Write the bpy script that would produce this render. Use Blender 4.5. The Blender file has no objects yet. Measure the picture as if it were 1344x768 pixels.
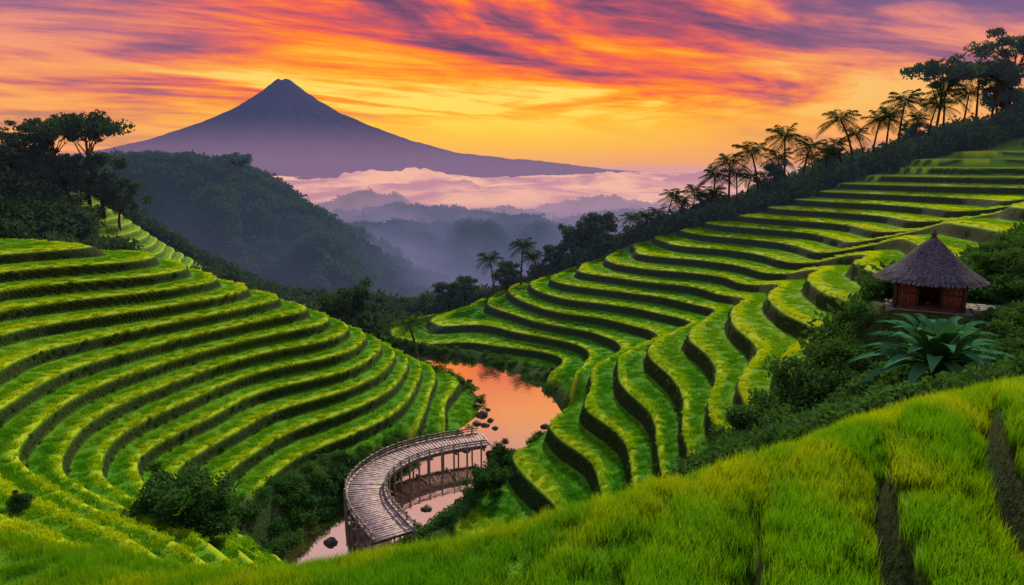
import bpy, math, time
import numpy as np
from mathutils import Vector
T0=time.time()
rng=np.random.default_rng(7)
sc=bpy.context.scene
sc.view_settings.view_transform='Standard'
sc.view_settings.look='None'
sc.view_settings.exposure=0
COL=sc.collection
CAMZ=30.0
PITCH=math.radians(10.7)
cp,sp=math.cos(PITCH),math.sin(PITCH)
def px_to_world(px,py,d):
    """image pixel px,py + chosen distance -> world x,y,z through the camera model"""
    u=(px-672)/896; v=(384-py)/896  # pixel offset from the image centre over focal length
    k=cp+v*sp
    return (d*u/k, d, CAMZ+d*(-sp+v*cp)/k)

# ------------------------------------------------------------- noise
def vnoise(x,y,seed=0):
    xi=np.floor(x); yi=np.floor(y); fx=x-xi; fy=y-yi
    xi=xi.astype(np.int64); yi=yi.astype(np.int64)
    fx=fx*fx*(3-2*fx); fy=fy*fy*(3-2*fy)
    def h(a,b):
        n=(a*374761393+b*668265263+seed*974711)&0xffffffff
        n=((n^(n>>13))*1274126177)&0xffffffff
        n=n^(n>>16)
        return n/4294967295.0*2-1
    return (h(xi,yi)*(1-fx)+h(xi+1,yi)*fx)*(1-fy)+(h(xi,yi+1)*(1-fx)+h(xi+1,yi+1)*fx)*fy
def fbm(x,y,seed=0,o=4):
    s=0;a=1;t=0
    for i in range(o):
        s=s+a*vnoise(x,y,seed+i*17);t+=a;a*=.5;x=x*2.03+5.1;y=y*2.03-3.7
    return s/t
def ss(a,b,x):
    t=np.clip((x-a)/(b-a),0,1); return t*t*(3-2*t)

# ------------------------------------------------------------- terrain control points
CP=[]
def c(px,py,d,dz=0):
    a=px_to_world(px,py,d);CP.append((a[0],a[1],a[2]+dz))
def w(x,y,z): CP.append((x,y,z))
# foreground slope
for p in [(1344,480,14,-1.0),(1344,760,8,-.6),(1150,548,14,-.7),(1000,575,15,-.75),(850,618,16,-.65),(700,668,17,-.6),(550,708,18.5,-.6),
          (470,731,19.5,-.6),(380,742,20,-.6),(200,742,21,-.55),(0,700,22,-.5),(670,762,11,-.6),(200,766,15,-.6),(1000,700,10,-.6),(1344,620,10.5,-.6)]: c(*p)
w(0,0,24.9);w(0,5,24.0);w(0,-10,25.2);w(-12,0,22.2);w(12,0,25.3);w(-12,8,20.1);w(-25,10,18.6);w(20,10,26);w(18,20,23.5);w(25,0,27)
w(6,21,19);w(-12,42,1.8);w(-8,32,7.0);w(0,40,4);w(3,30,10.5);w(8,40,7);w(12,24,20);w(10,32,15);w(15,40,13)
# hut slope
w(25,40,21);w(20,32,19.0);w(15,31,17.2);w(26,30,21.2);w(32,42,22.5);w(17,36,16.5)
# left terraced spur
for p in [(0,300,75),(180,330,75),(300,370,76),(400,405,78),(500,452,82),(560,492,84),(595,540,78),
          (0,400,60),(0,500,49),(0,560,43),(0,600,38),(0,645,31),(200,450,62),(200,550,54),(200,612,49),(200,645,43),(200,692,34),
          (100,622,41),(100,682,30),(350,500,66),(350,600,56),(330,660,48),(330,700,41),(300,722,34),(450,550,66),(450,620,58),(520,560,68),(400,680,49)]: c(*p)
w(-60,105,9);w(-41,108,3);w(-30,98,3.5);w(-80,60,24);w(-60,45,18);w(-50,30,17);w(-85,95,20)
# right spur (near)
for p in [(720,640,55),(800,600,56),(740,540,66),(780,480,78),(850,560,57),(900,520,58),(900,440,72),(960,520,50),
          (1000,480,54),(1000,400,72),(1100,430,58),(1100,350,76),(1200,320,76),(1320,275,80),(1250,345,62)]: c(*p)
# right spur (far)
for p in [(1200,290,100,-1),(1000,350,102,-1.5),(900,400,98,-1.5),(800,440,96,-1),(700,472,100),(1344,240,115),(1200,250,120),
          (1050,300,120),(900,340,118),(800,370,115),(720,400,112),(640,435,110),(560,428,112),
          (1344,180,140),(1200,210,140),(1050,260,140),(900,300,140),(800,330,135),(700,370,130),(620,402,125),(540,415,122),
          (1344,152,165),(1200,198,165)]: c(*p)
w(120,185,36);w(80,190,24);w(40,180,8);w(0,160,-4);w(-20,150,-6);w(0,200,-18);w(60,220,0);w(0,260,-35);w(-80,230,-25);w(120,240,15)
# left forest hill
for p in [(0,232,130),(100,245,130),(160,290,130),(250,345,140)]: c(*p)
w(-120,140,30);w(-120,180,16);w(-70,185,-8);w(-40,150,-4)
w(60,30,29);w(80,60,31);w(110,100,33);w(150,130,38);w(-120,80,28);w(-45,0,20);w(50,0,30)
# river levels
RIV=np.array([(-16,46,2.2),(-14.2,50,2.7),(-12.3,52.9,3.2),(-8.9,58.3,3.2),(-5.6,65.7,3.0),(-1.8,71,3.6),(1.6,77.3,4.3),(0.8,85.5,3.4),
              (-2.4,91.9,3.0),(-6,96.5,2.6),(-14,100.5,2.4),(-30,105,2.4),(-46,114,2.4)])
for r in RIV[1:-1]: w(r[0],r[1],.9)
CP=np.array(CP)
SCL=50.0
X=CP[:,:2]/SCL
def U(r2): return r2*np.log(r2+1e-9)
n=len(X)
D2=((X[:,None]-X[None])**2).sum(-1)
A=np.zeros((n+3,n+3));A[:n,:n]=U(D2)+np.eye(n)*2e-3
A[:n,n]=1;A[:n,n+1:]=X;A[n,:n]=1;A[n+1:,:n]=X.T
Wt=np.linalg.solve(A,np.concatenate([CP[:,2],[0,0,0]]))
def tps(x,y):
    out=np.empty(x.shape);xf=x.ravel()/SCL;yf=y.ravel()/SCL;o=out.ravel()
    for i in range(0,len(xf),60000):
        a=xf[i:i+60000];b=yf[i:i+60000]
        r2=(a[:,None]-X[:,0])**2+(b[:,None]-X[:,1])**2
        o[i:i+60000]=U(r2)@Wt[:n]+Wt[n]+a*Wt[n+1]+b*Wt[n+2]
    return o.reshape(x.shape)
def river_s(x,y):
    best=np.full(x.shape,1e9)
    for a,b in zip(RIV[:-1],RIV[1:]):
        dx,dy=b[0]-a[0],b[1]-a[1]
        t=np.clip(((x-a[0])*dx+(y-a[1])*dy)/(dx*dx+dy*dy),0,1)
        d=np.hypot(x-a[0]-t*dx,y-a[1]-t*dy)-(a[2]+(b[2]-a[2])*t)
        best=np.minimum(best,d)
    return best
BUSH=np.array([(5,25),(8.5,33),(13,38.5),(19,42),(22,45.5),(29,46),(31,52),(42,58),(70,62),(70,24),(20,21)])
def poly_sd(x,y,P):
    d=np.full(x.shape,1e9);ins=np.zeros(x.shape,bool)
    for a,b in zip(P,np.roll(P,-1,0)):
        dx,dy=b-a
        t=np.clip(((x-a[0])*dx+(y-a[1])*dy)/(dx*dx+dy*dy),0,1)
        d=np.minimum(d,np.hypot(x-a[0]-t*dx,y-a[1]-t*dy))
        cnd=((a[1]>y)!=(b[1]>y))&(x<dx*(y-a[1])/(dy+1e-12)+a[0])
        ins^=cnd
    return np.where(ins,-d,d)
HUT=(25.1,40.5,21.55)
TR=.84
def terrain(x,y):
    h=tps(x,np.minimum(y,260))
    far=ss(185,275,y)
    h=h*(1-far)+(-66)*far
    near=1-ss(120,160,y)
    h=np.where(y<150,np.maximum(h,.7+0*h)*near+h*(1-near),h)
    rs=river_s(x,y)
    n1=fbm(x/11,y/11,3,3)
    n2=fbm(x/3.2,y/3.2,9,3)
    nl=fbm(x/17,y/17,13,2)
    bw=np.where(y<63,3.8,2.2)+2.0*(n1)
    bw=np.where(y>91,bw+2.6,bw)
    bank=1-ss(bw-.8,bw+.8,rs)
    bs=poly_sd(x,y,BUSH)+n2*1.0
    bush=1-ss(-.6,.6,bs)
    # forests
    crest=138+3*n1-10*ss(10,-40,x)
    forest=ss(crest-1,crest+1,y)
    lf=ss(-57,-61,x+3*n1)*ss(98,102,y)
    patch=ss(-82,-79,x)*ss(-58,-62,x)*ss(118,122,y)*(1-ss(152,156,y))
    lf=lf*(1-patch)
    mid=ss(-21,-24,x+2*n1)*ss(100,103,y)
    forest=np.maximum(np.maximum(forest*(1-patch),lf),mid*(1-ss(-57,-60,x)))
    scrub=np.clip(np.maximum(np.maximum(bank,bush),forest),0,1)
    fore=1-ss(22.5,26.5,y+1.0*n1)
    mt=(1-scrub)*(1-fore)
    side_r=ss(-10,4,x+.12*(y-60))
    STEP=1.32+side_r*(.62-.40*ss(80,104,y))
    hn=h+1.35*nl+.06*n2
    k=np.floor(hn/STEP);f=hn/STEP-k
    d_=.08
    g=np.where(f<TR,.17*(f/TR),.17+(.83-d_)*ss(TR,1,f)**.8)
    g=g-d_*np.clip(1-f/.13,0,1)**2
    zt=STEP*(k+g)+.02*n2
    rough=.35*n2*scrub*ss(30,60,y)+.12*n2*scrub
    z=zt*mt+(h+rough)*(1-mt)
    riser=ss(TR-.015,TR+.012,f+.01*n2)*(1-ss(.965,.99,f))*(mt>.5)
    # foreground stepped strips
    s=(x-.30*y-.035*np.maximum(y-9,0)**2)
    q=(s-3.45+.20*n1+.10*n2)/2.2
    qf=q-np.floor(q)
    rw=fore*ss(-4.0,.3,x)*(1-ss(15.5,20,y))
    G=np.where(qf<.80,.04*qf/.80,.04+.96*ss(.80,.985,qf)**.9)
    z=z+1.6*(G-qf)*rw+.36*np.sin(np.pi*np.clip(qf/.80,0,1))*rw
    crease=ss(.76,.81,qf)*(1-ss(.93,.985,qf))*(rw>.35)
    s2=(x*.55+y)
    z=z+fore*(1-ss(-6,1,x))*.22*np.sin(s2*1.7+n1*2)
    # river
    c1=ss(-.6,4.0,rs)
    z=np.where(y<150,(-.8)*(1-c1)+z*c1,z)
    # hut pad
    dh=np.hypot(x-HUT[0]-.8,y-HUT[1]); pad=1-ss(3.4,5.6,dh)
    z=z*(1-pad)+HUT[2]*pad
    return dict(z=z,f=f,mt=mt,scrub=scrub,fore=fore,riser=riser,crease=crease,qf=qf,rw=rw,rs=rs,bush=bush,forest=forest,bank=bank,k=k)

# ------------------------------------------------------------- mesh helpers
def mesh_np(name,co,quads=None,tris=None,smooth=False,mat=None,attrs=None,link=True):
    me=bpy.data.meshes.new(name)
    co=np.asarray(co,dtype=np.float32)
    me.vertices.add(len(co));me.vertices.foreach_set("co",co.ravel())
    idx=[];st=[];off=0
    if quads is not None and len(quads):
        q=np.asarray(quads,dtype=np.int32);idx.append(q.ravel());st.append(off+np.arange(len(q))*4);off+=q.size
    if tris is not None and len(tris):
        q=np.asarray(tris,dtype=np.int32);idx.append(q.ravel());st.append(off+np.arange(len(q))*3);off+=q.size
    idx=np.concatenate(idx);st=np.concatenate(st).astype(np.int32)
    me.loops.add(len(idx));me.loops.foreach_set("vertex_index",idx)
    me.polygons.add(len(st));me.polygons.foreach_set("loop_start",st)
    me.update(calc_edges=True)
    if smooth: me.polygons.foreach_set("use_smooth",np.ones(len(st),dtype=bool))
    if attrs:
        for k,v in attrs.items():
            a=me.attributes.new(k,'FLOAT','POINT');a.data.foreach_set("value",np.asarray(v,dtype=np.float32))
    if mat: me.materials.append(mat)
    ob=bpy.data.objects.new(name,me)
    if link: COL.objects.link(ob)
    return ob
class MB:
    def __init__(s): s.v=[];s.q=[];s.t=[];s.m=0;s.a=[]
    def box(s,c,ax,ay,az):
        c,ax,ay,az=[np.array(v,float) for v in (c,ax,ay,az)]
        b=len(s.v)
        for i in (-1,1):
            for j in (-1,1):
                for k in (-1,1): s.v.append(c+i*ax+j*ay+k*az)
        for f in [(0,1,3,2),(4,6,7,5),(0,4,5,1),(2,3,7,6),(0,2,6,4),(1,5,7,3)]: s.q.append([b+i for i in f])
    def tube(s,pts,rad,n=7):
        pts=[np.array(p,float) for p in pts];b0=len(s.v)
        for i,p in enumerate(pts):
            d=pts[min(i+1,len(pts)-1)]-pts[max(i-1,0)];d/=np.linalg.norm(d)+1e-9
            r=np.cross(d,[0,1,0.1]);r/=np.linalg.norm(r);u=np.cross(d,r)
            for j in range(n):
                a=2*math.pi*j/n;s.v.append(p+rad[i]*(r*math.cos(a)+u*math.sin(a)))
        for i in range(len(pts)-1):
            for j in range(n):
                a=b0+i*n+j;b=b0+i*n+(j+1)%n;s.q.append([a,b,b+n,a+n])
        e=len(s.v);s.v.append(pts[-1]);
        for j in range(n): s.t.append([b0+(len(pts)-1)*n+j,b0+(len(pts)-1)*n+(j+1)%n,e])
    def obj(s,name,mat,smooth=False,link=True): return mesh_np(name,np.array(s.v),s.q,s.t,smooth,mat,None,link)
def leaf_quads(C,a,b):
    co=np.stack([C-a,C+b,C+a,C-b],1).reshape(-1,3)
    q=np.arange(len(C)*4).reshape(-1,4)
    return co,q
def rdirs(n):
    v=rng.normal(size=(n,3));return v/np.linalg.norm(v,axis=1,keepdims=True)

# ------------------------------------------------------------- materials
def newmat(name):
    m=bpy.data.materials.new(name);m.use_nodes=True;nt=m.node_tree;nt.nodes.clear()
    return m,nt,nt.nodes,nt.links
def mth(nt,op,a,b=None,c=None,clamp=False):
    n=nt.nodes.new('ShaderNodeMath');n.operation=op;n.use_clamp=clamp
    for i,v in enumerate((a,b,c)):
        if v is None: continue
        if isinstance(v,(int,float)): n.inputs[i].default_value=v
        else: nt.links.new(v,n.inputs[i])
    return n.outputs[0]
def mrange(nt,v,a,b,c=0,d=1,smooth=True):
    n=nt.nodes.new('ShaderNodeMapRange');n.interpolation_type='SMOOTHSTEP' if smooth else 'LINEAR'
    nt.links.new(v,n.inputs['Value'])
    for k,x in zip(('From Min','From Max','To Min','To Max'),(a,b,c,d)): n.inputs[k].default_value=x
    return n.outputs['Result']
def mixc(nt,f,a,b,blend='MIX'):
    n=nt.nodes.new('ShaderNodeMix');n.data_type='RGBA';n.blend_type=blend
    for s,v in ((n.inputs[0],f),(n.inputs[6],a),(n.inputs[7],b)):
        if isinstance(v,(int,float)): s.default_value=v
        elif isinstance(v,tuple): s.default_value=(*v,1) if len(v)==3 else v
        else: nt.links.new(v,s)
    return n.outputs[2]
def pos(nt):
    g=nt.nodes.new('ShaderNodeNewGeometry');s=nt.nodes.new('ShaderNodeSeparateXYZ');nt.links.new(g.outputs['Position'],s.inputs[0])
    return g,s
def noise(nt,vec,scale,detail=4,rough=.55,dist=0):
    n=nt.nodes.new('ShaderNodeTexNoise');n.inputs['Scale'].default_value=scale;n.inputs['Detail'].default_value=detail
    n.inputs['Roughness'].default_value=rough;n.inputs['Distortion'].default_value=dist
    if vec is not None: nt.links.new(vec,n.inputs['Vector'])
    return n.outputs['Fac']
def attr(nt,name):
    n=nt.nodes.new('ShaderNodeAttribute');n.attribute_name=name;return n.outputs['Fac']
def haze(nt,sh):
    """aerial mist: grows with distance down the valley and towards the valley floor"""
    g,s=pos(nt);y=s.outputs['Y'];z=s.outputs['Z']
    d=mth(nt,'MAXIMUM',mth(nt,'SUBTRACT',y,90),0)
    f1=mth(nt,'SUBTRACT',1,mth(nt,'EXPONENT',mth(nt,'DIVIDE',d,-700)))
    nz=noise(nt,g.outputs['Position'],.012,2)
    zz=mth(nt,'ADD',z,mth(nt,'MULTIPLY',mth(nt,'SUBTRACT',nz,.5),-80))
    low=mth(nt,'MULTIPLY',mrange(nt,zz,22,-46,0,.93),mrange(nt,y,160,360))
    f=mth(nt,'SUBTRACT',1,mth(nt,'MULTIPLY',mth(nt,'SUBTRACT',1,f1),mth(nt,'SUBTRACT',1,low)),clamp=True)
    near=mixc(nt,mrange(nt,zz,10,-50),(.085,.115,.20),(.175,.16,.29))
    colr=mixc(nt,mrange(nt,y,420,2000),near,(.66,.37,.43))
    e=nt.nodes.new('ShaderNodeEmission');nt.links.new(colr,e.inputs[0])  # mist is painted: emission colour mixed over the surface, no volume
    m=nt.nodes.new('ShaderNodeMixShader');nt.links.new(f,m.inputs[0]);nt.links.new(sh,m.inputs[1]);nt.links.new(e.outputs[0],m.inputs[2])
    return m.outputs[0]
def out(nt,sh):
    o=nt.nodes.new('ShaderNodeOutputMaterial');nt.links.new(sh,o.inputs['Surface'])
def principled(nt,col,rough=.8,bump=None,bstr=.4,bdist=.1,spec=.3):
    p=nt.nodes.new('ShaderNodeBsdfPrincipled');p.inputs['Roughness'].default_value=rough
    p.inputs['Specular IOR Level'].default_value=spec
    if isinstance(col,tuple): p.inputs['Base Color'].default_value=(*col,1)
    else: nt.links.new(col,p.inputs['Base Color'])
    if bump is not None:
        b=nt.nodes.new('ShaderNodeBump');b.inputs['Strength'].default_value=bstr;b.inputs['Distance'].default_value=bdist
        nt.links.new(bump,b.inputs['Height']);nt.links.new(b.outputs[0],p.inputs['Normal'])
    return p.outputs[0]
def gold_mix(nt,g,s):  # share of gold: rises with height, varied by noise
    gn=noise(nt,g.outputs['Position'],.045,2)
    return mth(nt,'ADD',mrange(nt,s.outputs['Z'],3,20,0,.5),mrange(nt,gn,.36,.66,-.1,.45),clamp=True)
def mat_leaf(name,c1,c2,trans=.35,hz=True,grass=False,gold=None,root=(.018,.055,.008),near=False):
    m,nt,N,L=newmat(name)
    g,s=pos(nt)
    oi=N.new('ShaderNodeObjectInfo')
    n1=noise(nt,g.outputs['Position'],.9 if not grass else .16,2)
    f=mth(nt,'ADD',mth(nt,'MULTIPLY',oi.outputs['Random'],.30 if grass else .45),mrange(nt,n1,.3,.7,0,.55))
    c=mixc(nt,f,c1,c2)
    if grass:
        t=attr(nt,'t')
        if gold:
            rp=mrange(nt,noise(nt,g.outputs['Position'],.22,2),.36,.66,.05,.62) if near else gold_mix(nt,g,s)
            c=mixc(nt,rp,c,gold)
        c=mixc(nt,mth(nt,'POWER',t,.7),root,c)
    d=N.new('ShaderNodeBsdfDiffuse');L.new(c,d.inputs[0])
    tr=N.new('ShaderNodeBsdfTranslucent');tc=mixc(nt,1.0,c,(1.25,1.15,.5),'MULTIPLY');L.new(tc,tr.inputs[0])
    mx=N.new('ShaderNodeMixShader');mx.inputs[0].default_value=trans;L.new(d.outputs[0],mx.inputs[1]);L.new(tr.outputs[0],mx.inputs[2])
    sh=mx.outputs[0]
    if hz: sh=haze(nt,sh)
    out(nt,sh);return m
M_grass=mat_leaf('rice_grass',(.026,.21,.008),(.065,.34,.010),.45,False,True,gold=(.22,.48,.010),root=(.018,.11,.006))  # deeper green for inner treads, their shade put into the colour
M_lip=mat_leaf('rice_grass_lit',(.13,.42,.010),(.30,.56,.012),.5,False,True,gold=(.66,.72,.012),root=(.06,.22,.008))  # same rice in brighter gold: backlight on the lips painted in
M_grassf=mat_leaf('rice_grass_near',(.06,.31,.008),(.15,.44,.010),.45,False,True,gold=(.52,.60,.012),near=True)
M_leaf=mat_leaf('foliage',(.022,.075,.028),(.065,.18,.05),.3,False)
M_leafd=mat_leaf('foliage_dark',(.024,.056,.034),(.055,.12,.055),.25)
M_palm=mat_leaf('palm_frond',(.018,.042,.022),(.04,.09,.034),.2,False)
M_fern=mat_leaf('broad_leaf',(.03,.13,.07),(.08,.25,.12),.2,False)
def mat_simple(name,c1,c2,scale,rough=.85,bstr=.5,stretch=None,hz=False):
    m,nt,N,L=newmat(name)
    tc=N.new('ShaderNodeTexCoord');vec=tc.outputs['Object']
    if stretch:
        mp=N.new('ShaderNodeMapping');mp.inputs['Scale'].default_value=stretch;L.new(vec,mp.inputs[0]);vec=mp.outputs[0]
    n1=noise(nt,vec,scale,5,.6)
    c=mixc(nt,mrange(nt,n1,.32,.68),c1,c2)
    sh=principled(nt,c,rough,n1,bstr,.05)
    if hz: sh=haze(nt,sh)
    out(nt,sh);return m
M_bark=mat_simple('bark',(.035,.028,.024),(.09,.07,.055),3)
M_wood=mat_simple('weathered_wood',(.20,.15,.18),(.46,.37,.42),2.5,.7,.4)
M_woodd=mat_simple('dark_timber',(.025,.018,.018),(.07,.05,.045),4,.8)
M_red=mat_simple('red_brown_panel',(.10,.040,.045),(.20,.08,.08),5,.7)
M_thatch=mat_simple('thatch',(.028,.034,.060),(.10,.115,.18),6,.95,.8)
M_stone=mat_simple('stone_slab',(.07,.075,.10),(.16,.16,.20),3,.8)
M_rock=mat_simple('river_rock',(.025,.022,.022),(.08,.07,.065),2,.7)
# terrain
m,nt,N,L=newmat('terrain_ground')
g,s=pos(nt)
na=noise(nt,g.outputs['Position'],.35,3);nb=noise(nt,g.outputs['Position'],5,4,.7)
tread=mixc(nt,mrange(nt,na,.3,.7),(.020,.15,.006),(.05,.23,.008))
tread=mixc(nt,gold_mix(nt,g,s),tread,(.14,.32,.010))
tread=mixc(nt,attr(nt,'lip'),tread,(.32,.46,.012))  # backlit terrace edge painted into the tread colour
tread=mixc(nt,mrange(nt,nb,.35,.7,0,.2),tread,(.02,.09,.008))
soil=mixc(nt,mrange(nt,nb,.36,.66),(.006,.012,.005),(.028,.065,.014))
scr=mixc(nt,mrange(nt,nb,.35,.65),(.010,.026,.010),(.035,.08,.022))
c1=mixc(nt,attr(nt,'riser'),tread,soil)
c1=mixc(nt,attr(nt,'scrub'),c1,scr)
c1=mixc(nt,attr(nt,'mud'),c1,(.05,.035,.028))
sh=principled(nt,c1,.95,nb,.8,.25,.1)
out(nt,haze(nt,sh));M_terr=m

# ------------------------------------------------------------- terrain sheet
AY=-8.0
R=np.concatenate([np.geomspace(2.5,17,90,endpoint=False),np.geomspace(17,30,220,endpoint=False),np.geomspace(30,160,950,endpoint=False),np.geomspace(160,320,100,endpoint=False),np.geomspace(320,14000,60)])
th=np.radians(np.linspace(-50,50,1250))
RR,TT=np.meshgrid(R,th,indexing='ij')
xx=RR*np.sin(TT);yy=RR*np.cos(TT)+AY
tt=terrain(xx,yy)
nr,nc=RR.shape
co=np.stack([xx,yy,tt['z']],-1).reshape(-1,3)
ii=(np.arange(nr-1)[:,None]*nc+np.arange(nc-1)[None]).ravel()
quads=np.stack([ii,ii+1,ii+nc+1,ii+nc],1)[:,::-1]
mud=(1-ss(-.2,1.2,tt['rs']))
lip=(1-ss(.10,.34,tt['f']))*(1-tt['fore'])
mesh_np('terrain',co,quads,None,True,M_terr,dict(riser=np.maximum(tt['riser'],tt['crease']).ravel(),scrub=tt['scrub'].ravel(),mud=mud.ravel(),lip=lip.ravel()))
print('terrain',time.time()-T0)

# ------------------------------------------------------------- river water
m,nt,N,L=newmat('river_water')
g,s=pos(nt)
nb=noise(nt,g.outputs['Position'],1.6,3,.5)
p=N.new('ShaderNodeBsdfPrincipled');p.inputs['Base Color'].default_value=(.10,.05,.03,1);p.inputs['Roughness'].default_value=.06
p.inputs['IOR'].default_value=1.6;p.inputs['Specular IOR Level'].default_value=1.0
b=N.new('ShaderNodeBump');b.inputs['Strength'].default_value=.15;b.inputs['Distance'].default_value=.05;L.new(nb,b.inputs['Height']);L.new(b.outputs[0],p.inputs['Normal'])
gl=N.new('ShaderNodeBsdfGlossy');gl.inputs['Roughness'].default_value=.05;gl.inputs['Color'].default_value=(1,.92,.85,1);L.new(b.outputs[0],gl.inputs['Normal'])
mx=N.new('ShaderNodeMixShader');mx.inputs[0].default_value=.82;L.new(p.outputs[0],mx.inputs[1]);L.new(gl.outputs[0],mx.inputs[2])
out(nt,mx.outputs[0]);M_water=m
P=RIV[:,:2];W=RIV[:,2]
v=[]
for i in range(len(P)):
    d=P[min(i+1,len(P)-1)]-P[max(i-1,0)];d/=np.linalg.norm(d);nn=np.array([-d[1],d[0]])
    for k in (-1,1): v.append([*(P[i]+nn*k*(W[i]+1.6)),0.0])
q=[[2*i,2*i+1,2*i+3,2*i+2] for i in range(len(P)-1)]
mesh_np('river',np.array(v),q,None,False,M_water)

# ------------------------------------------------------------- instancing
def proto_collection(name,objs):
    c=bpy.data.collections.new(name)
    for o in objs: c.objects.link(o)
    return c
def instancer(name,P,rot,scl,coll):
    me=bpy.data.meshes.new(name);me.vertices.add(len(P));me.vertices.foreach_set('co',np.asarray(P,dtype=np.float32).ravel())
    a=me.attributes.new('rot','FLOAT_VECTOR','POINT');a.data.foreach_set('vector',np.asarray(rot,dtype=np.float32).ravel())
    a=me.attributes.new('scl','FLOAT_VECTOR','POINT');a.data.foreach_set('vector',np.asarray(scl,dtype=np.float32).ravel())
    ob=bpy.data.objects.new(name,me);COL.objects.link(ob)
    ng=bpy.data.node_groups.new(name+'_gn','GeometryNodeTree')
    ng.interface.new_socket('Geometry',in_out='INPUT',socket_type='NodeSocketGeometry')
    ng.interface.new_socket('Geometry',in_out='OUTPUT',socket_type='NodeSocketGeometry')
    N=ng.nodes;L=ng.links
    gi=N.new('NodeGroupInput');go=N.new('NodeGroupOutput')
    mp=N.new('GeometryNodeMeshToPoints');L.new(gi.outputs[0],mp.inputs['Mesh'])
    ci=N.new('GeometryNodeCollectionInfo');ci.inputs['Collection'].default_value=coll
    ci.inputs['Separate Children'].default_value=True;ci.inputs['Reset Children'].default_value=True
    ip=N.new('GeometryNodeInstanceOnPoints');ip.inputs['Pick Instance'].default_value=True
    L.new(mp.outputs[0],ip.inputs['Points']);L.new(ci.outputs[0],ip.inputs['Instance'])
    ra=N.new('GeometryNodeInputNamedAttribute');ra.data_type='FLOAT_VECTOR';ra.inputs['Name'].default_value='rot'
    sa=N.new('GeometryNodeInputNamedAttribute');sa.data_type='FLOAT_VECTOR';sa.inputs['Name'].default_value='scl'
    er=N.new('FunctionNodeEulerToRotation');L.new(ra.outputs[0],er.inputs[0]);L.new(er.outputs[0],ip.inputs['Rotation'])
    L.new(sa.outputs[0],ip.inputs['Scale'])
    L.new(ip.outputs[0],go.inputs[0])
    md=ob.modifiers.new('scatter','NODES');md.node_group=ng
    return ob
def tuft(name,nb,rad,length,width,mat,lean=.35):
    V=[];Q=[];Tt=[];A=[]
    for i in range(nb):
        r=rad*math.sqrt(rng.random());a=rng.random()*6.283
        bx,by=r*math.cos(a),r*math.sin(a)
        l=length*(.6+.6*rng.random());ld=rng.random()*6.283
        le=lean*(.3+rng.random())
        dx,dy=math.cos(ld)*le,math.sin(ld)*le
        wv=rng.random()*6.283;wx,wy=math.cos(wv)*width/2,math.sin(wv)*width/2
        b=len(V)
        for t in (0,.55):
            ww=1-.3*t
            cx=bx+dx*l*t*t;cy=by+dy*l*t*t;cz=l*(t-.12*le*t*t)-.04
            V.append((cx-wx*ww,cy-wy*ww,cz));V.append((cx+wx*ww,cy+wy*ww,cz));A+=[t,t]
        V.append((bx+dx*l*1.15,by+dy*l*1.15,l*(1-.3*le)-.04));A.append(1)
        Q+=[[b,b+1,b+3,b+2]];Tt.append([b+2,b+3,b+4])
    return mesh_np(name,np.array(V),Q,Tt,False,mat,dict(t=A),link=False)
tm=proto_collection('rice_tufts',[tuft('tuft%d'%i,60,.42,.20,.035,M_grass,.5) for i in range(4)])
tl=proto_collection('lit_rice_tufts',[tuft('lit_tuft%d'%i,60,.36,.24,.035,M_lip,.6) for i in range(4)])
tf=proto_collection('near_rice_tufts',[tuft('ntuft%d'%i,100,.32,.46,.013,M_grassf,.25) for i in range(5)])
def clump(name,nl,ls,mat):
    d=rdirs(nl);r=(rng.random(nl)**.4)[:,None]
    lump=1+.25*np.sin(d[:,:1]*5+1)*np.cos(d[:,1:2]*4)
    C=d*r*lump;C[:,2]*=.8
    a=rdirs(nl)*.7+d*.4;a/=np.linalg.norm(a,axis=1,keepdims=True)
    b=np.cross(a,rdirs(nl));b/=np.linalg.norm(b,axis=1,keepdims=True)
    s=ls*(.6+.8*rng.random((nl,1)))
    co,q=leaf_quads(C,a*s,b*s*.5)
    return mesh_np(name,co,q,None,False,mat,None,link=False)
cl=proto_collection('leaf_clumps',[clump('clump%d'%i,380,.14,M_leaf) for i in range(4)])
cld=proto_collection('dark_leaf_clumps',[clump('dclump%d'%i,300,.15,M_leafd) for i in range(4)])
def sample(bands,half=44):
    xs=[];ys=[]
    for r0,r1,den in bands:
        area=math.radians(2*half)*(r1*r1-r0*r0)/2;nn=int(area*den)
        r=np.sqrt(rng.random(nn)*(r1*r1-r0*r0)+r0*r0);a=np.radians((rng.random(nn)*2-1)*half)
        xs.append(r*np.sin(a));ys.append(r*np.cos(a)+AY)
    return np.concatenate(xs),np.concatenate(ys)
# terrace rice
x,y=sample([(30,50,5.5),(50,75,4.5),(75,100,3.2),(100,150,1.8)])
t=terrain(x,y)
k=(t['mt']>.6)&(t['f']<.80)&(t['f']>.04)&(t['rs']>1)
x,y=x[k],y[k];z=t['z'][k];f=t['f'][k]
nn=len(x)
rot=np.stack([rng.normal(0,.05,nn),rng.normal(0,.05,nn),rng.random(nn)*6.283],1)
s=.85+.3*rng.random(nn);s*=1+ss(60,130,y)*.35
s=s*(1-.4*ss(.62,.80,f))*(.75+.25*ss(.05,.15,f))
hs=s*(1.0+.3*fbm(x/6,y/6,5,2))
lipm=f+rng.normal(0,.035,nn)<.30  # outer tread tufts get the painted backlit colour
for nm,mk,cc in (('rice_terrace_grass',~lipm,tm),('lit_terrace_grass',lipm,tl)):
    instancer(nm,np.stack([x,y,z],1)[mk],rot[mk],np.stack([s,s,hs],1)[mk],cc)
print('terrace tufts',nn)
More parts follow.
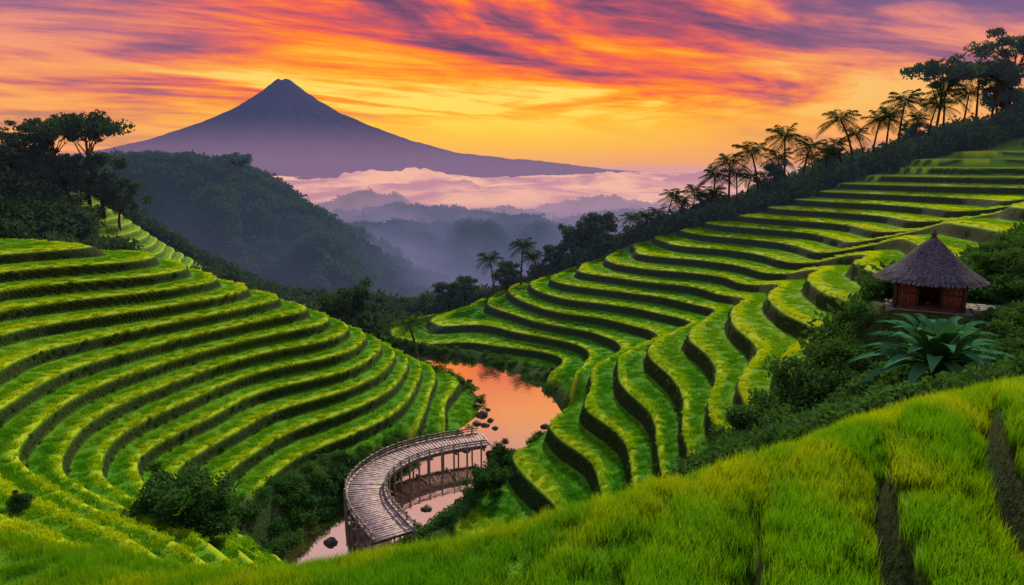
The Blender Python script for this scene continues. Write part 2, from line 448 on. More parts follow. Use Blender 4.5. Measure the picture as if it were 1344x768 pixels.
# foreground rice
x,y=sample([(7,20,16),(20,28,13),(28,37,8)],46)
t=terrain(x,y)
k=(t['fore']>.4)&~((t['rw']>.3)&(t['qf']>.745)&(t['qf']<.965))&(t['bush']<.5)&((y>3.2)|(np.abs(x)>4))
x,y=x[k],y[k];z=t['z'][k];nn=len(x)
rot=np.stack([rng.normal(-.04,.07,nn),rng.normal(-.08,.07,nn),rng.random(nn)*6.283],1)
s=.85+.3*rng.random(nn)
edge=1-.4*ss(.58,.745,t['qf'][k])*(t['rw'][k]>.3)
instancer('foreground_rice_grass',np.stack([x,y,z],1),rot,np.stack([s*edge,s*edge,s*(.95+.3*fbm(x/2.5,y/2.5,5,2))],1),tf)
print('fore tufts',nn)
# scrub
x,y=sample([(25,50,3.0),(50,85,1.8),(85,130,.6),(130,200,.22)])
t=terrain(x,y)
dh=np.hypot(x-HUT[0]-.8,y-HUT[1])
k=(t['scrub']>.55)&(t['rs']>.5)&(t['fore']<.5)&(dh>3.6)&~((dh<7)&(y<HUT[1])&(rng.random(len(x))<.3))
x,y=x[k],y[k];z=t['z'][k];fo=t['forest'][k];bu=t['bush'][k];nn=len(x);dh=dh[k]
s=np.where(fo>.5,1.3+1.9*rng.random(nn)**1.5,.35+.5*rng.random(nn))
s=np.where((bu>.5),.45+.8*rng.random(nn),s)
s=np.where((dh<8)&(y<HUT[1]+1),s*.65,s)
s=np.where((bu>.5)&(y>44),1.0+1.3*rng.random(nn),s)
rot=np.stack([rng.normal(0,.3,nn),rng.normal(0,.3,nn),rng.random(nn)*6.283],1)
z2=z+s*.3+np.where(fo>.5,rng.random(nn)*1.2,0)
kk=fo>.5
instancer('forest_canopy',np.stack([x,y,z2],1)[kk],rot[kk],np.stack([s,s,s*1.1],1)[kk],cld)
kk=~kk
instancer('riverside_scrub',np.stack([x,y,z2],1)[kk],rot[kk],np.stack([s,s,s*.85],1)[kk],cl)
# weeds hanging on the terrace walls
x,y=sample([(30,60,7.0),(60,90,3.0)])
t=terrain(x,y);k=(t['riser']>.5)&(rng.random(len(x))<.75);x,y=x[k],y[k];z=t['z'][k];nn=len(x)
s=.13+.14*rng.random(nn);rot=rng.random((nn,3))*6.28
instancer('terrace_wall_weeds',np.stack([x,y,z],1),rot,np.stack([s,s,s],1),cl)
print('scrub',nn,time.time()-T0)

# ------------------------------------------------------------- trees
def palm(name,H,L,seed):
    r=np.random.default_rng(seed)
    mb=MB();bend=r.normal(0,.09,2)*H
    pts=[];rad=[]
    for i in range(9):
        t=i/8;pts.append((bend[0]*t*t,bend[1]*t*t,H*t-.4*(i==0)));rad.append(.24-.12*t+.05*(i==0))
    mb.tube(pts,rad,7)
    top=np.array(pts[-1]);V=list(mb.v);Q=list(mb.q);T=list(mb.t);nb=len(Q)
    nf=20
    for i in range(nf):
        az=i*2.399+r.normal(0,.15);el=1.15-1.55*(i/nf)+r.normal(0,.08)
        dh=np.array([math.cos(az),math.sin(az),0]);Lf=L*(.8+.3*r.random())
        sd=np.array([-dh[1],dh[0],0])
        def pt(s):return top+dh*Lf*(s*math.cos(el)*.9+.1*s)+np.array([0,0,1])*Lf*(s*math.sin(el)-.55*s*s*(1.1-.3*math.sin(el)))
        ns=17
        for j in range(1,ns+1):
            s=j/ns;p=pt(s);pp=pt(s-1/ns);fd=(p-pp);fd/=np.linalg.norm(fd)
            ll=Lf*.34*math.sin(math.pi*min(1,.12+s*.88))**.6+.12
            wd=Lf*.022
            b=len(V);V+=[pp+sd*wd*.4,pp-sd*wd*.4,p-sd*wd*.3,p+sd*wd*.3];Q.append([b,b+1,b+2,b+3])
            for k in (-1,1):
                tip=p+sd*k*ll*.75+fd*ll*.55-np.array([0,0,1])*ll*(.35+.3*r.random())
                b=len(V);mid=(p+tip)/2+np.array([0,0,.06*ll])
                V+=[p-fd*wd*.6,mid-fd*wd*.9,tip,mid+fd*wd*.9];Q.append([b,b+1,b+2,b+3])
    ob=mesh_np(name,np.array(V),Q,T,False,M_bark,None,link=False)
    ob.data.materials.append(M_palm)
    mi=np.zeros(len(ob.data.polygons),dtype=np.int32);mi[nb:len(Q)]=1
    ob.data.polygons.foreach_set('material_index',mi);return ob.data
def tree(name,H,Wd,seed,umb=.0,leaf=.24,nl=150,mat=None,trunk=.24):
    r=np.random.default_rng(seed);mb=MB()
    bx,by=r.normal(0,.05,2)*H
    fork=H*(.5 if umb else .32)
    mb.tube([(0,0,-.5),(bx*.3,by*.3,fork*.5),(bx,by,fork),(bx*1.3,by*1.3,H*.8)],[trunk*1.3,trunk,trunk*.8,trunk*.3],8)
    cl=[]
    nlb=9
    for i in range(nlb):
        a=i*2.399+r.normal(0,.3);st=np.array([bx,by,fork*(.85+.35*r.random())])
        rad=Wd*(.55+.45*r.random())
        hz=H*(.80+.17*r.random()) if umb else H*(.45+.5*(i/nlb)+.05*r.random())
        if not umb: rad*=(1-.55*(i/nlb))
        e=np.array([bx+math.cos(a)*rad,by+math.sin(a)*rad,hz])
        mid=(st+e)/2+np.array([0,0,(.02 if umb else -.04)*H])+r.normal(0,.03*H,3)
        mb.tube([st,mid,e],[trunk*.5,trunk*.3,trunk*.08],5)
        for j in range(4):
            o=r.normal(0,1,3)*np.array([.28,.28,.12 if umb else .2])*Wd
            cl.append((e+o,(.16+.14*r.random())*Wd*1.35))
            mb.tube([mid,(mid+e+o)/2+r.normal(0,.02*H,3),e+o],[trunk*.22,trunk*.12,.02],4)
    cl.append((np.array([bx*1.3,by*1.3,H*.92]),.3*Wd))
    Cs=[];
    for c0,rr in cl:
        d=r.normal(size=(nl,3));d/=np.linalg.norm(d,axis=1,keepdims=True)
        Cs.append(c0+d*rr*(r.random((nl,1))**.5)*np.array([1,1,.55 if umb else .8]))
    C=np.concatenate(Cs);m_=len(C)
    a=r.normal(size=(m_,3));a/=np.linalg.norm(a,axis=1,keepdims=True)
    b=np.cross(a,r.normal(size=(m_,3)));b/=np.linalg.norm(b,axis=1,keepdims=True)
    s=leaf*(.6+.8*r.random((m_,1)))
    co,q=leaf_quads(C,a*s,b*s*.55)
    nv=len(mb.v);nb=len(mb.q)
    V=np.concatenate([np.array(mb.v),co]);Q=np.concatenate([np.array(mb.q),q+nv])
    ob=mesh_np(name,V,Q,mb.t,False,M_bark,None,link=False);ob.data.materials.append(mat or M_leafd)
    mi=np.zeros(len(ob.data.polygons),dtype=np.int32);mi[nb:len(Q)]=1
    ob.data.polygons.foreach_set('material_index',mi);return ob.data
palms=[palm('palm_%d'%i,9,4.1,i+3) for i in range(5)]
brd=[tree('broad_%d'%i,9,3.4,i+30) for i in range(3)]
umb=[tree('umbrella_%d'%i,12,4.6,i+50,umb=1,leaf=.26,nl=110) for i in range(2)]
shr=[tree('shrub_%d'%i,3,2.2,i+70,leaf=.13,nl=170,mat=M_leaf,trunk=.07) for i in range(2)]
def gz(x,y): return float(terrain(np.array([float(x)]),np.array([float(y)]))['z'][0])
def plant(name,meshes,baseH,px,py,d,minh=6,i=[0],ratio=1.0):
    """stand a tree on the ground at image column px, distance d, tall enough that its top is at image row py"""
    x,y,zt=px_to_world(px,py,d);z=gz(x,y);h=max(zt-z,minh);s=h/baseH*ratio
    o=bpy.data.objects.new(name,meshes[i[0]%len(meshes)]);i[0]+=1
    o.location=(x,y,z-.1);w_=min(max(s,.8),1.25);o.scale=(w_,w_,s);o.rotation_euler=(0,0,rng.random()*6.28);COL.objects.link(o);return o
for (px,py,d) in [(1290,85,158),(1245,110,152),(1222,130,150),(1185,122,148),(1168,142,147),(1126,146,148),(1035,168,147),(1056,184,147),
                  (1000,190,146),(1022,198,148),(960,203,146),(938,222,145),(982,225,148),(875,250,143),(912,243,147),(820,280,140),(848,284,144),
                  (684,316,134),(648,334,132),(1310,88,160),(1086,195,150),(1270,115,158),(1150,150,150),(706,340,136),(895,258,146),
                  (1140,168,147),(1205,150,150),(1070,200,147),(930,246,146),(862,275,142),(1108,182,148),(970,222,145)]:
    plant('palm_tree',palms,10.1,px,py,d)
for (px,py,d) in [(790,280,146),(755,300,142),(665,342,138),(1335,115,160),(1100,192,156),(1205,160,156),(930,258,150),(455,375,112),(480,388,118),
                  (20,185,130),(55,182,130),(128,200,128),(150,235,128),(438,385,108),(610,362,134),(730,328,142),(85,205,125),(5,190,120),(770,292,142),(1015,215,148),(1322,100,158),(590,375,130)]:
    plant('broadleaf_tree',brd,9.2,px,py,d)
for (px,py,d) in [(1238,80,156),(1337,45,158),(104,150,128),(70,160,130),(1318,80,154),(30,170,128)]:
    plant('umbrella_tree',umb,12.3,px,py,d)
def put(name,me,x,y,s,dz=-.1,sz=None):
    o=bpy.data.objects.new(name,me);o.location=(x,y,gz(x,y)+dz);o.scale=(s,s,sz or s);o.rotation_euler=(0,0,rng.random()*6);COL.objects.link(o);return o
x,y,_=px_to_world(548,470,102);put('palm_tree',palms[2],x,y,1.15,sz=.75)
x,y,_=px_to_world(245,690,36.0);put('shrub',shr[0],x,y,1.0)
put('shrub',shr[1],x-1.5,y+1.3,.85)
put('shrub',shr[1],x+1.6,y-.6,.75)
x,y,_=px_to_world(25,632,31);put('shrub',shr[1],x,y,.28)
for px,py,d in [(640,615,58),(655,590,63),(1060,470,36),(1320,330,44),(1000,540,33),(1320,300,50),(1110,440,38)]:
    x,y,_=px_to_world(px,py,d);put('shrub',shr[int(px)%2],x,y,.7+.3*rng.random())
# broad leaved plant in front of the hut
r=np.random.default_rng(5);V=[];Q=[]
for i in range(60):
    az=i*2.399;el=1.48-1.35*(i/60);L=2.5+.7*r.random();dh=np.array([math.cos(az),math.sin(az),0]);sd=np.array([-dh[1],dh[0],0])
    b=len(V)
    for j in range(9):
        s=j/8;p=dh*L*(s*math.cos(el)+.22*s*s)+np.array([0,0,L*(s*math.sin(el)-.40*s*s*s)])
        wd=.27*math.sin(math.pi*min(1,.03+.97*s**1.3))**.9+.012
        V+=[p-sd*wd+np.array([0,0,.07]),p,p+sd*wd+np.array([0,0,.07])]
    for j in range(8):
        a=b+3*j;Q+=[[a,a+1,a+4,a+3],[a+1,a+2,a+5,a+4]]
fern=bpy.data.objects.new('giant_fern_plant',None);COL.objects.link(fern)
o=mesh_np('fronds',np.array(V),Q,None,True,M_fern);o.parent=fern;o.location=(0,0,1.3)
st=MB()
for a in range(4): st.tube([(.12*math.cos(a*1.6),.12*math.sin(a*1.6),-.5),(.05,.03*a,.6),(0,0,1.4)],[.14,.12,.1],7)
o=st.obj('stems',M_bark);o.parent=fern
x,y,z=px_to_world(1225,500,30.5);fern.location=(x,y,gz(x,y));fern.scale=(1.1,1.1,1.2)
print('fern',z,gz(x,y))

# ------------------------------------------------------------- bridge
BC=np.array([(-7.2,45.2),(-9.0,48.0),(-12.0,53.0),(-12.9,57.4),(-11.2,61.9),(-7.6,64.9),(-2.4,66.9),(-.4,67.5)])
def cr(P,n):
    o=[]
    for i in range(1,len(P)-2):
        for k in range(n):
            t=k/n;p0,p1,p2,p3=P[i-1:i+3]
            o.append(.5*((2*p1)+(-p0+p2)*t+(2*p0-5*p1+4*p2-p3)*t*t+(-p0+3*p1-3*p2+p3)*t**3))
    return np.array(o)
bl=cr(BC,60)
seg=np.concatenate([[0],np.cumsum(np.hypot(*np.diff(bl,axis=0).T))])
Ltot=seg[-1]
def bp(s):
    p=np.array([np.interp(s,seg,bl[:,0]),np.interp(s,seg,bl[:,1])]);q=np.array([np.interp(s+.1,seg,bl[:,0]),np.interp(s+.1,seg,bl[:,1])])
    if s+.1>Ltot: q=p; p=np.array([np.interp(s-.1,seg,bl[:,0]),np.interp(s-.1,seg,bl[:,1])]);d=q-p;p=q
    else: d=q-p
    d/=np.linalg.norm(d);return p,d,np.array([-d[1],d[0]])
ZD=1.9;HW=1.65
deck=MB();rail=MB()
s=.1
r=np.random.default_rng(2)
while s<Ltot:
    p,d,nn=bp(s);j=r.normal(0,.03)
    deck.box((p[0]+nn[0]*j,p[1]+nn[1]*j,ZD+r.normal(0,.012)),(nn[0]*(HW+r.normal(0,.05)),nn[1]*(HW),0),(d[0]*.135,d[1]*.135,r.normal(0,.006)),(0,0,.035));s+=.33
ss_=np.arange(.2,Ltot-.1,.6)
for sd in (-1,1):
    for a,b in zip(ss_[:-1],ss_[1:]):
        pa,da,na=bp(a);pb,db,nb=bp(b)
        for off,zz,ww,hh in ((HW-.12,ZD-.18,.07,.13),(HW-.02,ZD+.09,.10,.055),(HW+.04,ZD+.62,.06,.055),(HW+.04,ZD+.36,.03,.035)):
            A=np.array([*(pa+na*sd*off),zz]);B=np.array([*(pb+nb*sd*off),zz]);mid=(A+B)/2;h=(B-A)/2
            n3=np.array([-h[1],h[0],0]);n3/=np.linalg.norm(n3)
            tgt=deck if zz<ZD+.2 and zz>ZD else rail
            tgt.box(mid,h*1.03,n3*ww,(0,0,hh))
    for a in np.arange(.2,Ltot,1.5):
        p,d,nn=bp(a);q=p+nn*sd*(HW+.14)
        g0=min(gz(*q),0)-.8 if gz(*q)<1 else gz(*q)-.4
        zt=ZD+.76;rail.tube([(q[0],q[1],g0),(q[0]+r.normal(0,.02),q[1],(g0+zt)/2),(q[0],q[1],zt)],[.10,.095,.085],7)
for a in np.arange(.5,Ltot,3.0):
    p,d,nn=bp(a);rail.box((p[0],p[1],ZD-.38),(nn[0]*(HW+.2),nn[1]*(HW+.2),0),(d[0]*.09,d[1]*.09,0),(0,0,.08))
br=bpy.data.objects.new('wooden_footbridge',None);COL.objects.link(br)
o=deck.obj('deck_planks',M_wood);o.parent=br
o=rail.obj('railings_and_piles',mat_simple('rail_wood',(.09,.07,.07),(.26,.21,.21),3,.75));o.parent=br

# rocks
def rock(seed,sz):
    r=np.random.default_rng(seed);V=[];n1,n2=10,7
    for i in range(n2+1):
        for j in range(n1):
            a=2*math.pi*j/n1;e=math.pi*i/n2-math.pi/2
            d=np.array([math.cos(a)*math.cos(e),math.sin(a)*math.cos(e),math.sin(e)])
            k=1+.35*float(vnoise(np.array([d[0]*1.7+seed]),np.array([d[1]*1.7+d[2]*2.1]),seed)[0])
            V.append(d*k*sz*np.array([1.2,1,.6]))
    Q=[[i*n1+j,i*n1+(j+1)%n1,(i+1)*n1+(j+1)%n1,(i+1)*n1+j] for i in range(n2) for j in range(n1)]
    return np.array(V),Q
V=[];Q=[];k=0
for px,py,sz in [(632,545,.7),(636,558,.5),(626,533,.5),(644,552,.4),(650,562,.35),(626,556,.5),(640,538,.3),(716,560,.5),(706,590,.35),(612,590,.5),(560,668,.4),(548,690,.35),(435,712,.5),(616,500,.4)]:
    d=30/(-(px_to_world(0,py,1)[2]-30));x,y,_=px_to_world(px,py,d);v,q=rock(k+1,sz);V.append(v+np.array([x,y,.05]));Q+=[[a+k*80 for a in f] for f in q];k+=1
mesh_np('river_rocks',np.concatenate(V),Q,None,False,M_rock)

# ------------------------------------------------------------- hut
hut=bpy.data.objects.new('thatched_hut',None);COL.objects.link(hut);hut.location=HUT;hut.rotation_euler=(0,0,math.radians(-28));hut.scale=(.84,.84,.87)
def ch(o): o.parent=hut
RR_=3.35;EZ=1.95;AZ=4.75
def prof(t):
    return RR_*(1-t)**1.0*(1-.16*math.sin(math.pi*t))+.10, EZ+(AZ-EZ)*t
V=[];Q=[];ns=48;nr_=14
for i in range(nr_+1):
    rr,zz=prof(i/nr_)
    for j in range(ns):
        a=2*math.pi*j/ns;k=1+.012*math.sin(j*5.1+i);V.append((rr*k*math.cos(a),rr*k*math.sin(a),zz))
for i in range(nr_):
    for j in range(ns): Q.append([i*ns+j,i*ns+(j+1)%ns,(i+1)*ns+(j+1)%ns,(i+1)*ns+j])
b=len(V)
for j in range(ns):
    a=2*math.pi*j/ns;V.append((RR_*.93*math.cos(a),RR_*.93*math.sin(a),EZ-.12))
for j in range(ns): Q.append([j,b+j,b+(j+1)%ns,(j+1)%ns])
bb=len(V)
for j in range(ns):
    a=2*math.pi*j/ns;V.append((.3*math.cos(a),.3*math.sin(a),EZ+1.2))
for j in range(ns): Q.append([b+j,bb+j,bb+(j+1)%ns,b+(j+1)%ns])
ch(mesh_np('roof',np.array(V),Q,None,True,M_thatch))
V=[];Q=[];r=np.random.default_rng(8)
for layer in range(11):
    t1=layer/11;cnt=int(420*(1-t1)+60)
    for i in range(cnt):
        a=r.random()*6.283;ta=min(1,t1+.20+.03*r.random());tb=t1-.02-.035*r.random()
        ra,za=prof(ta);rb,zb=prof(max(tb,0));rb+=-tb*RR_*.6 if tb<0 else 0;zb-=(-tb)*3.2 if tb<0 else 0
        a2=a+r.normal(0,.015);wd=.02+.02*r.random();lift=.05+.05*r.random()
        ta_=np.array([-math.sin(a),math.cos(a),0])
        A=np.array([(ra+.02)*math.cos(a),(ra+.02)*math.sin(a),za+.02]);B=np.array([(rb+lift)*math.cos(a2),(rb+lift)*math.sin(a2),zb+lift*.6])
        k=len(V);V+=[A-ta_*wd*.6,A+ta_*wd*.6,B+ta_*wd,B-ta_*wd];Q.append([k,k+1,k+2,k+3])
ch(mesh_np('thatch_strands',np.array(V),Q,None,False,M_thatch))
fin=MB();fin.tube([(0,0,AZ-.25),(0,0,AZ+.02),(0,0,AZ+.1),(0,0,AZ+.2),(0,0,AZ+.3),(0,0,AZ+.42),(0,0,AZ+.62)],[.26,.24,.12,.2,.17,.06,.02],12)
ch(fin.obj('roof_finial',M_woodd,True))
B2=2.05
wl=MB();fr=MB()
for k in range(4):
    a=k*math.pi/2;n_=np.array([math.cos(a),math.sin(a),0]);t_=np.array([-n_[1],n_[0],0]);up=np.array([0,0,1.])
    c0=n_*B2+t_*B2;fr.box(c0+up*1.1,n_*.11,t_*.11,up*1.1)
    fr.box(n_*B2+t_*.72+up*1.1,n_*.08,t_*.07,up*1.08);fr.box(n_*B2-t_*.72+up*1.1,n_*.08,t_*.07,up*1.08)
    fr.box(n_*(B2+.003)+up*2.12,n_*.1,t_*(B2-.12),up*.09);fr.box(n_*(B2+.003)+up*.10,n_*.1,t_*(B2-.12),up*.09)
    for sgn in (-1,1):
        for i in range(6):
            u=.80+.185*i+.09
            if u>B2-.12: break
            wl.box(n_*(B2-.02*(i%2))+t_*sgn*u+up*(1.1),n_*.025,t_*.085,up*.93)
        fr.box(n_*(B2+.05)+t_*sgn*1.36+up*1.15,n_*.03,t_*.56,up*.035)
    if k!=3:
        for i in range(7): wl.box(n_*(B2-.02*(i%2))+t_*(-.6+.2*i)+up*(1.1 if k==1 else .5),n_*.025,t_*.09,up*(.93 if k==1 else .32))
ch(wl.obj('board_walls',M_red));ch(fr.obj('timber_frame',M_woodd))
pl=MB();pl.box((0,0,-.16),(2.6,0,0),(0,2.6,0),(0,0,.18));pl.box((0,0,.045),(2.02,0,0),(0,2.02,0),(0,0,.03))
ch(pl.obj('stone_plinth',M_stone))
pt=MB()
for i in range(7):
    for j in range(5): pt.box((2.9+.62*i,-1.6+.78*j,-.1+.005*((i*3+j)%4)),(.295,0,0),(0,.375,0),(0,0,.16))
o=pt.obj('stone_terrace',M_stone);ch(o);

# ------------------------------------------------------------- hills beyond
def ridge_hill(name,crest,yd,depth,base,nx=260,ny=90,amp=6,seed=1,inst=0,cs=5):
    P=np.array([px_to_world(px,py,yd) for px,py in crest])
    xs=np.linspace(P[0,0],P[-1,0],nx);cz=np.interp(xs,P[:,0],P[:,2])
    ker=np.hanning(9);ker/=ker.sum();cz=np.convolve(np.pad(cz,4,'edge'),ker,'valid')
    def hz(x,y):
        c_=np.interp(x,xs,cz);yc=yd+12*vnoise(x/40,x*0,seed)
        t=np.abs(y-yc)/depth
        z=base+(c_-base)*(1-t**1.25).clip(-.1,1)
        er=1-2.2*np.abs(fbm(x/45+y/90,y/80,seed+5,4))
        return z+amp*2.2*(er-.4)*np.minimum(1,t*3.5)
    ys=yd+np.linspace(-depth,depth*.6,ny)
    XX,YY=np.meshgrid(xs,ys,indexing='ij');Z=hz(XX,YY)+amp*.35*fbm(XX/7,YY/7,seed+9,3)
    co=np.stack([XX,YY,Z],-1).reshape(-1,3)
    i_=(np.arange(nx-1)[:,None]*ny+np.arange(ny-1)[None]).ravel()
    o=mesh_np(name,co,np.stack([i_,i_+ny,i_+ny+1,i_+1],1),None,True,M_hill)
    if inst:
        x=rng.uniform(xs[0],xs[-1],inst);y=yd+rng.uniform(-depth,depth*.15,inst);z=hz(x,y)
        s=cs*(.5+.9*rng.random(inst)**2);rot=np.stack([rng.normal(0,.2,inst),rng.normal(0,.2,inst),rng.random(inst)*6.28],1)
        return np.stack([x,y,z+s*.3],1),rot,np.stack([s,s,s*.95],1)
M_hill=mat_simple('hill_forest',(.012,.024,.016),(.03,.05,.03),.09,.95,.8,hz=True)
I=[]
I.append(ridge_hill('jungle_hill',[(60,240),(110,225),(150,214),(200,211),(260,214),(300,224),(335,238),(365,250),(400,272),(435,298),(470,325),(505,352),(540,375),(580,398),(640,420)],300,150,-66,amp=11,seed=3,inst=8000,cs=3.6))
I.append(ridge_hill('misty_hill',[(380,312),(430,304),(480,300),(540,304),(600,300),(660,292),(700,296),(730,305),(760,322),(800,330),(860,340),(920,350)],540,190,-80,amp=11,seed=11,inst=5000,cs=6))
I.append(ridge_hill('misty_hill',[(360,300),(430,288),(480,280),(540,279),(600,284),(660,290),(700,312),(740,300),(780,291),(830,286),(880,290),(930,296),(990,300),(1100,300)],740,160,-80,amp=11,seed=17,inst=4500,cs=7))
I.append(ridge_hill('distant_hill',[(400,285),(430,272),(455,262),(480,256),(500,263),(520,261),(540,276),(580,290)],1050,120,-80,amp=4,seed=23,inst=1200,cs=8))
I.append(ridge_hill('distant_hill',[(690,285),(720,275),(760,268),(800,262),(825,270),(860,273),(900,280),(960,290)],1150,120,-80,amp=4,seed=29,inst=1200,cs=8))
I.append(ridge_hill('distant_hill',[(560,290),(600,284),(640,281),(665,277),(700,284),(740,290)],1000,120,-80,amp=4,seed=31,inst=600,cs=8))
Pp,Rr,Ss=[np.concatenate([i[k] for i in I]) for k in range(3)]
instancer('hill_forest_canopy',Pp,Rr,Ss,cld)
def far_tree(px,py,d,base,s):
    x,y,z=px_to_world(px,py,d);o=bpy.data.objects.new('umbrella_tree',umb[0]);o.scale=(s,s,s);o.location=(x,y,z-12*s);COL.objects.link(o)
far_tree(312,203,300,0,1.15);far_tree(385,262,300,0,.6);far_tree(400,266,300,0,.55);far_tree(668,272,1000,0,1.8)

# volcano
m,nt,N,L=newmat('volcano_slope')
g,s=pos(nt)
nz=noise(nt,g.outputs['Position'],.004,6,.6)
sh=principled(nt,mixc(nt,mrange(nt,nz,.35,.65),(.03,.03,.04),(.06,.055,.065)),.95)
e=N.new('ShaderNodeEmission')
L.new(mixc(nt,mrange(nt,s.outputs['Z'],-20,560),(.24,.15,.27),(.058,.062,.145)),e.inputs[0])  # distance haze painted as emission, paler towards the foot
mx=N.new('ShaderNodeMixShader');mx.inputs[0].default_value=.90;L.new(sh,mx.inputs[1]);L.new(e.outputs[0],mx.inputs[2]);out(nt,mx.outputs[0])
vx,vy,vz=px_to_world(372,104,8000)
pr=np.array([0,60,110,220,350,600,870,1400,2000,2600,3200,4200]);ph=np.array([970,965,930,840,745,590,468,275,125,50,5,-80])
rr=np.concatenate([np.linspace(0,400,30),np.linspace(420,4200,110)]);aa=np.linspace(0,2*np.pi,260,endpoint=False)
RV,AV=np.meshgrid(rr,aa,indexing='ij')
zz=np.interp(RV,pr,ph)
gul=fbm(np.cos(AV)*7+RV/2500,np.sin(AV)*7,41,4)
zz=zz+gul*50*ss(60,900,RV)*(1-ss(2600,4000,RV))+8*fbm(RV/60*np.cos(AV),RV/60*np.sin(AV),5,2)
zz=zz-22*np.exp(-((RV*np.cos(AV)+5)/28)**2)*(RV<150)
co=np.stack([vx+RV*np.cos(AV),vy+RV*np.sin(AV),zz],-1).reshape(-1,3)
nv=len(aa)
i_=np.arange(len(rr)-1)[:,None]*nv;j_=np.arange(nv)[None]
Q=np.stack([(i_+j_),(i_+nv+j_),(i_+nv+(j_+1)%nv),(i_+(j_+1)%nv)],-1).reshape(-1,4)
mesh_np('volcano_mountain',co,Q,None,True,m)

# fog sea
m,nt,N,L=newmat('valley_fog')
g,s=pos(nt)
mp=N.new('ShaderNodeMapping');mp.inputs['Scale'].default_value=(1,.35,3);L.new(g.outputs['Position'],mp.inputs[0])
nz=noise(nt,mp.outputs[0],.0035,5,.55,.4)
c=mixc(nt,mrange(nt,nz,.38,.62),(.56,.26,.35),(.95,.50,.38))  # lit and shaded fog tones painted by noise, shown through emission
c=mixc(nt,mrange(nt,s.outputs['Y'],3500,9000),c,(.74,.36,.34))
c=mixc(nt,mrange(nt,s.outputs['Y'],1700,900),c,(.46,.27,.38))
e=N.new('ShaderNodeEmission');L.new(c,e.inputs[0]);e.inputs[1].default_value=.95
d=N.new('ShaderNodeBsdfDiffuse');d.inputs[0].default_value=(.8,.7,.75,1)
mx=N.new('ShaderNodeMixShader');mx.inputs[0].default_value=.965;L.new(d.outputs[0],mx.inputs[1]);L.new(e.outputs[0],mx.inputs[2]);out(nt,mx.outputs[0])
R2=np.geomspace(600,26000,420);A2=np.radians(np.linspace(-55,55,700))
RF,AF=np.meshgrid(R2,A2,indexing='ij');fx=RF*np.sin(AF);fy=RF*np.cos(AF)
b1=fbm(fx/420,fy/700,61,5);bil=1-np.abs(fbm(fx/170,fy/260,71,4))*2.2
fz=-62+ (20*b1+12*bil)*ss(800,2000,RF)+ 60*np.exp(-((RF-3000)/500)**2)*np.clip(b1*1.6+.3,0,1)*(.6+.4*bil)
fz=fz-(RF/26000)**2*20
i_=(np.arange(len(R2)-1)[:,None]*len(A2)+np.arange(len(A2)-1)[None]).ravel();q=len(A2)
mesh_np('fog_sea',np.stack([fx,fy,fz],-1).reshape(-1,3),np.stack([i_,i_+q,i_+q+1,i_+1],1),None,True,m)

# ------------------------------------------------------------- sky
SUN_AZ=math.radians(20);SUN_EL=math.radians(33)
wd=bpy.data.worlds.new('World');sc.world=wd;wd.use_nodes=True
nt=wd.node_tree;N=nt.nodes;L=nt.links;N.clear()
tc=N.new('ShaderNodeTexCoord');sx=N.new('ShaderNodeSeparateXYZ');L.new(tc.outputs['Generated'],sx.inputs[0])
X_,Y_,Z_=sx.outputs
az=mth(nt,'ARCTAN2',X_,Y_)
zc=mth(nt,'MAXIMUM',Z_,0)
den=mth(nt,'ADD',zc,.09)
cx=mth(nt,'DIVIDE',X_,den);cy=mth(nt,'DIVIDE',Y_,den)
cv=N.new('ShaderNodeCombineXYZ');L.new(cx,cv.inputs[0]);L.new(cy,cv.inputs[1])
def rotscale(vec,deg,sc_,loc=(0,0,0)):
    a=N.new('ShaderNodeMapping');a.inputs['Rotation'].default_value=(0,0,math.radians(deg));L.new(vec,a.inputs[0])
    b=N.new('ShaderNodeMapping');b.inputs['Scale'].default_value=(*sc_,1);b.inputs['Location'].default_value=loc;L.new(a.outputs[0],b.inputs[0])
    return b.outputs[0]
n1=noise(nt,rotscale(cv.outputs[0],44,(.92,.40),(3.6,1.1,0)),.85,6,.56,1.3)
n2=noise(nt,rotscale(cv.outputs[0],-20,(.45,1.3),(0,0,0)),1.5,6,.66,.5)
n3=noise(nt,rotscale(cv.outputs[0],20,(.5,.5),(7,2,0)),.6,2,.5,0)
def ramp(nt,f,st):
    n=nt.nodes.new('ShaderNodeValToRGB');nt.links.new(f,n.inputs[0]);e=n.color_ramp.elements
    while len(e)<len(st): e.new(.5)
    for i,(p,c) in enumerate(st): e[i].position=p;e[i].color=(*c,1)
    return n.outputs[0]
grad=ramp(nt,mth(nt,'MULTIPLY',zc,2.5),[(0,(.84,.34,.20)),(.06,(.98,.38,.11)),(.16,(1.0,.44,.05)),(.32,(.95,.32,.08)),(.55,(.98,.42,.16)),(.9,(.98,.45,.20)),(1,(.60,.40,.42))])
daz=mth(nt,'ADD',az,.03)
glow=mth(nt,'MULTIPLY',mth(nt,'EXPONENT',mth(nt,'MULTIPLY',mth(nt,'MULTIPLY',daz,daz),-9)),mth(nt,'EXPONENT',mth(nt,'MULTIPLY',mth(nt,'POWER',mth(nt,'SUBTRACT',zc,.075),2),-260)))
grad=mixc(nt,mth(nt,'MULTIPLY',glow,.9),grad,(1.0,.68,.07))
nn=mth(nt,'ADD',mth(nt,'ADD',mth(nt,'MULTIPLY',n1,.56),mth(nt,'MULTIPLY',n2,.24)),mth(nt,'MULTIPLY',n3,.20))
nn=mth(nt,'ADD',nn,mth(nt,'MULTIPLY',glow,.065))
nn=mth(nt,'SUBTRACT',nn,mth(nt,'MULTIPLY',mrange(nt,zc,.09,.21,0,.036),mrange(nt,zc,.30,.24)))
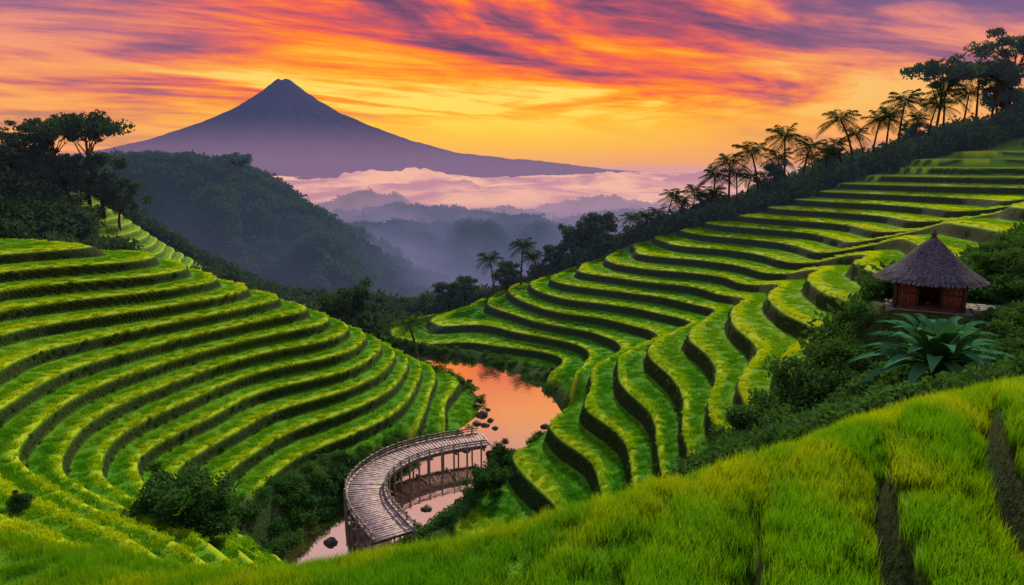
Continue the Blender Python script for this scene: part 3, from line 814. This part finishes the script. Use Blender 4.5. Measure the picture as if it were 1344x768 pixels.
ccol=ramp(nt,nn,[(.395,(.11,.055,.15)),(.432,(.36,.08,.16)),(.466,(.88,.11,.09)),(.495,(1.0,.22,.03)),(.535,(1.0,.42,.03)),(.58,(1.0,.74,.14))])
cm=mth(nt,'MULTIPLY',mrange(nt,zc,.03,.10),mrange(nt,zc,.26,.36,.96,.30))
sky=mixc(nt,cm,grad,ccol)
# dusky pink flanks, cooler upper corners
fl=mth(nt,'MULTIPLY',mrange(nt,mth(nt,'ABSOLUTE',daz),.22,.60),mrange(nt,zc,.30,.14))
sky=mixc(nt,mth(nt,'MULTIPLY',fl,.62),sky,mixc(nt,mrange(nt,nn,.42,.54),(.40,.17,.22),(.95,.38,.17)))
side=mth(nt,'MULTIPLY',mrange(nt,mth(nt,'ABSOLUTE',daz),.24,.62),mth(nt,'MULTIPLY',mrange(nt,zc,.08,.17),mrange(nt,zc,.34,.26)))
coolc=mixc(nt,mrange(nt,nn,.41,.52),(.17,.12,.27),(.85,.28,.24))
sky=mixc(nt,mth(nt,'MULTIPLY',side,.78),sky,coolc)
up=mrange(nt,zc,.40,.7)
sky=mixc(nt,up,sky,(.45,.41,.47))
ns=N.new('ShaderNodeTexSky');ns.sky_type='NISHITA';ns.sun_disc=False;ns.sun_elevation=SUN_EL;ns.sun_rotation=SUN_AZ
vm=N.new('ShaderNodeVectorMath');vm.operation='MINIMUM';L.new(ns.outputs[0],vm.inputs[0]);vm.inputs[1].default_value=(5,5,5)
bg1=N.new('ShaderNodeBackground');L.new(sky,bg1.inputs[0]);bg1.inputs[1].default_value=1.0
bg2=N.new('ShaderNodeBackground');L.new(vm.outputs[0],bg2.inputs[0]);L.new(mth(nt,'MULTIPLY',up,.06),bg2.inputs[1])
ad=N.new('ShaderNodeAddShader');L.new(bg1.outputs[0],ad.inputs[0]);L.new(bg2.outputs[0],ad.inputs[1])
wo=N.new('ShaderNodeOutputWorld');L.new(ad.outputs[0],wo.inputs[0])

sl=bpy.data.lights.new('sun','SUN');sl.energy=5.0;sl.angle=math.radians(2);sl.color=(1,.83,.50)
so=bpy.data.objects.new('sun',sl);COL.objects.link(so)
sdir=Vector((math.sin(SUN_AZ)*math.cos(SUN_EL),math.cos(SUN_AZ)*math.cos(SUN_EL),math.sin(SUN_EL)))
so.rotation_euler=sdir.to_track_quat('Z','Y').to_euler()

cam=bpy.data.cameras.new('camera');cam.lens=24;cam.sensor_width=36;cam.clip_start=.1;cam.clip_end=60000
co_=bpy.data.objects.new('camera',cam);COL.objects.link(co_);co_.location=(0,0,CAMZ);co_.rotation_euler=(math.radians(90)-PITCH,0,0)
sc.camera=co_
print('done',time.time()-T0)
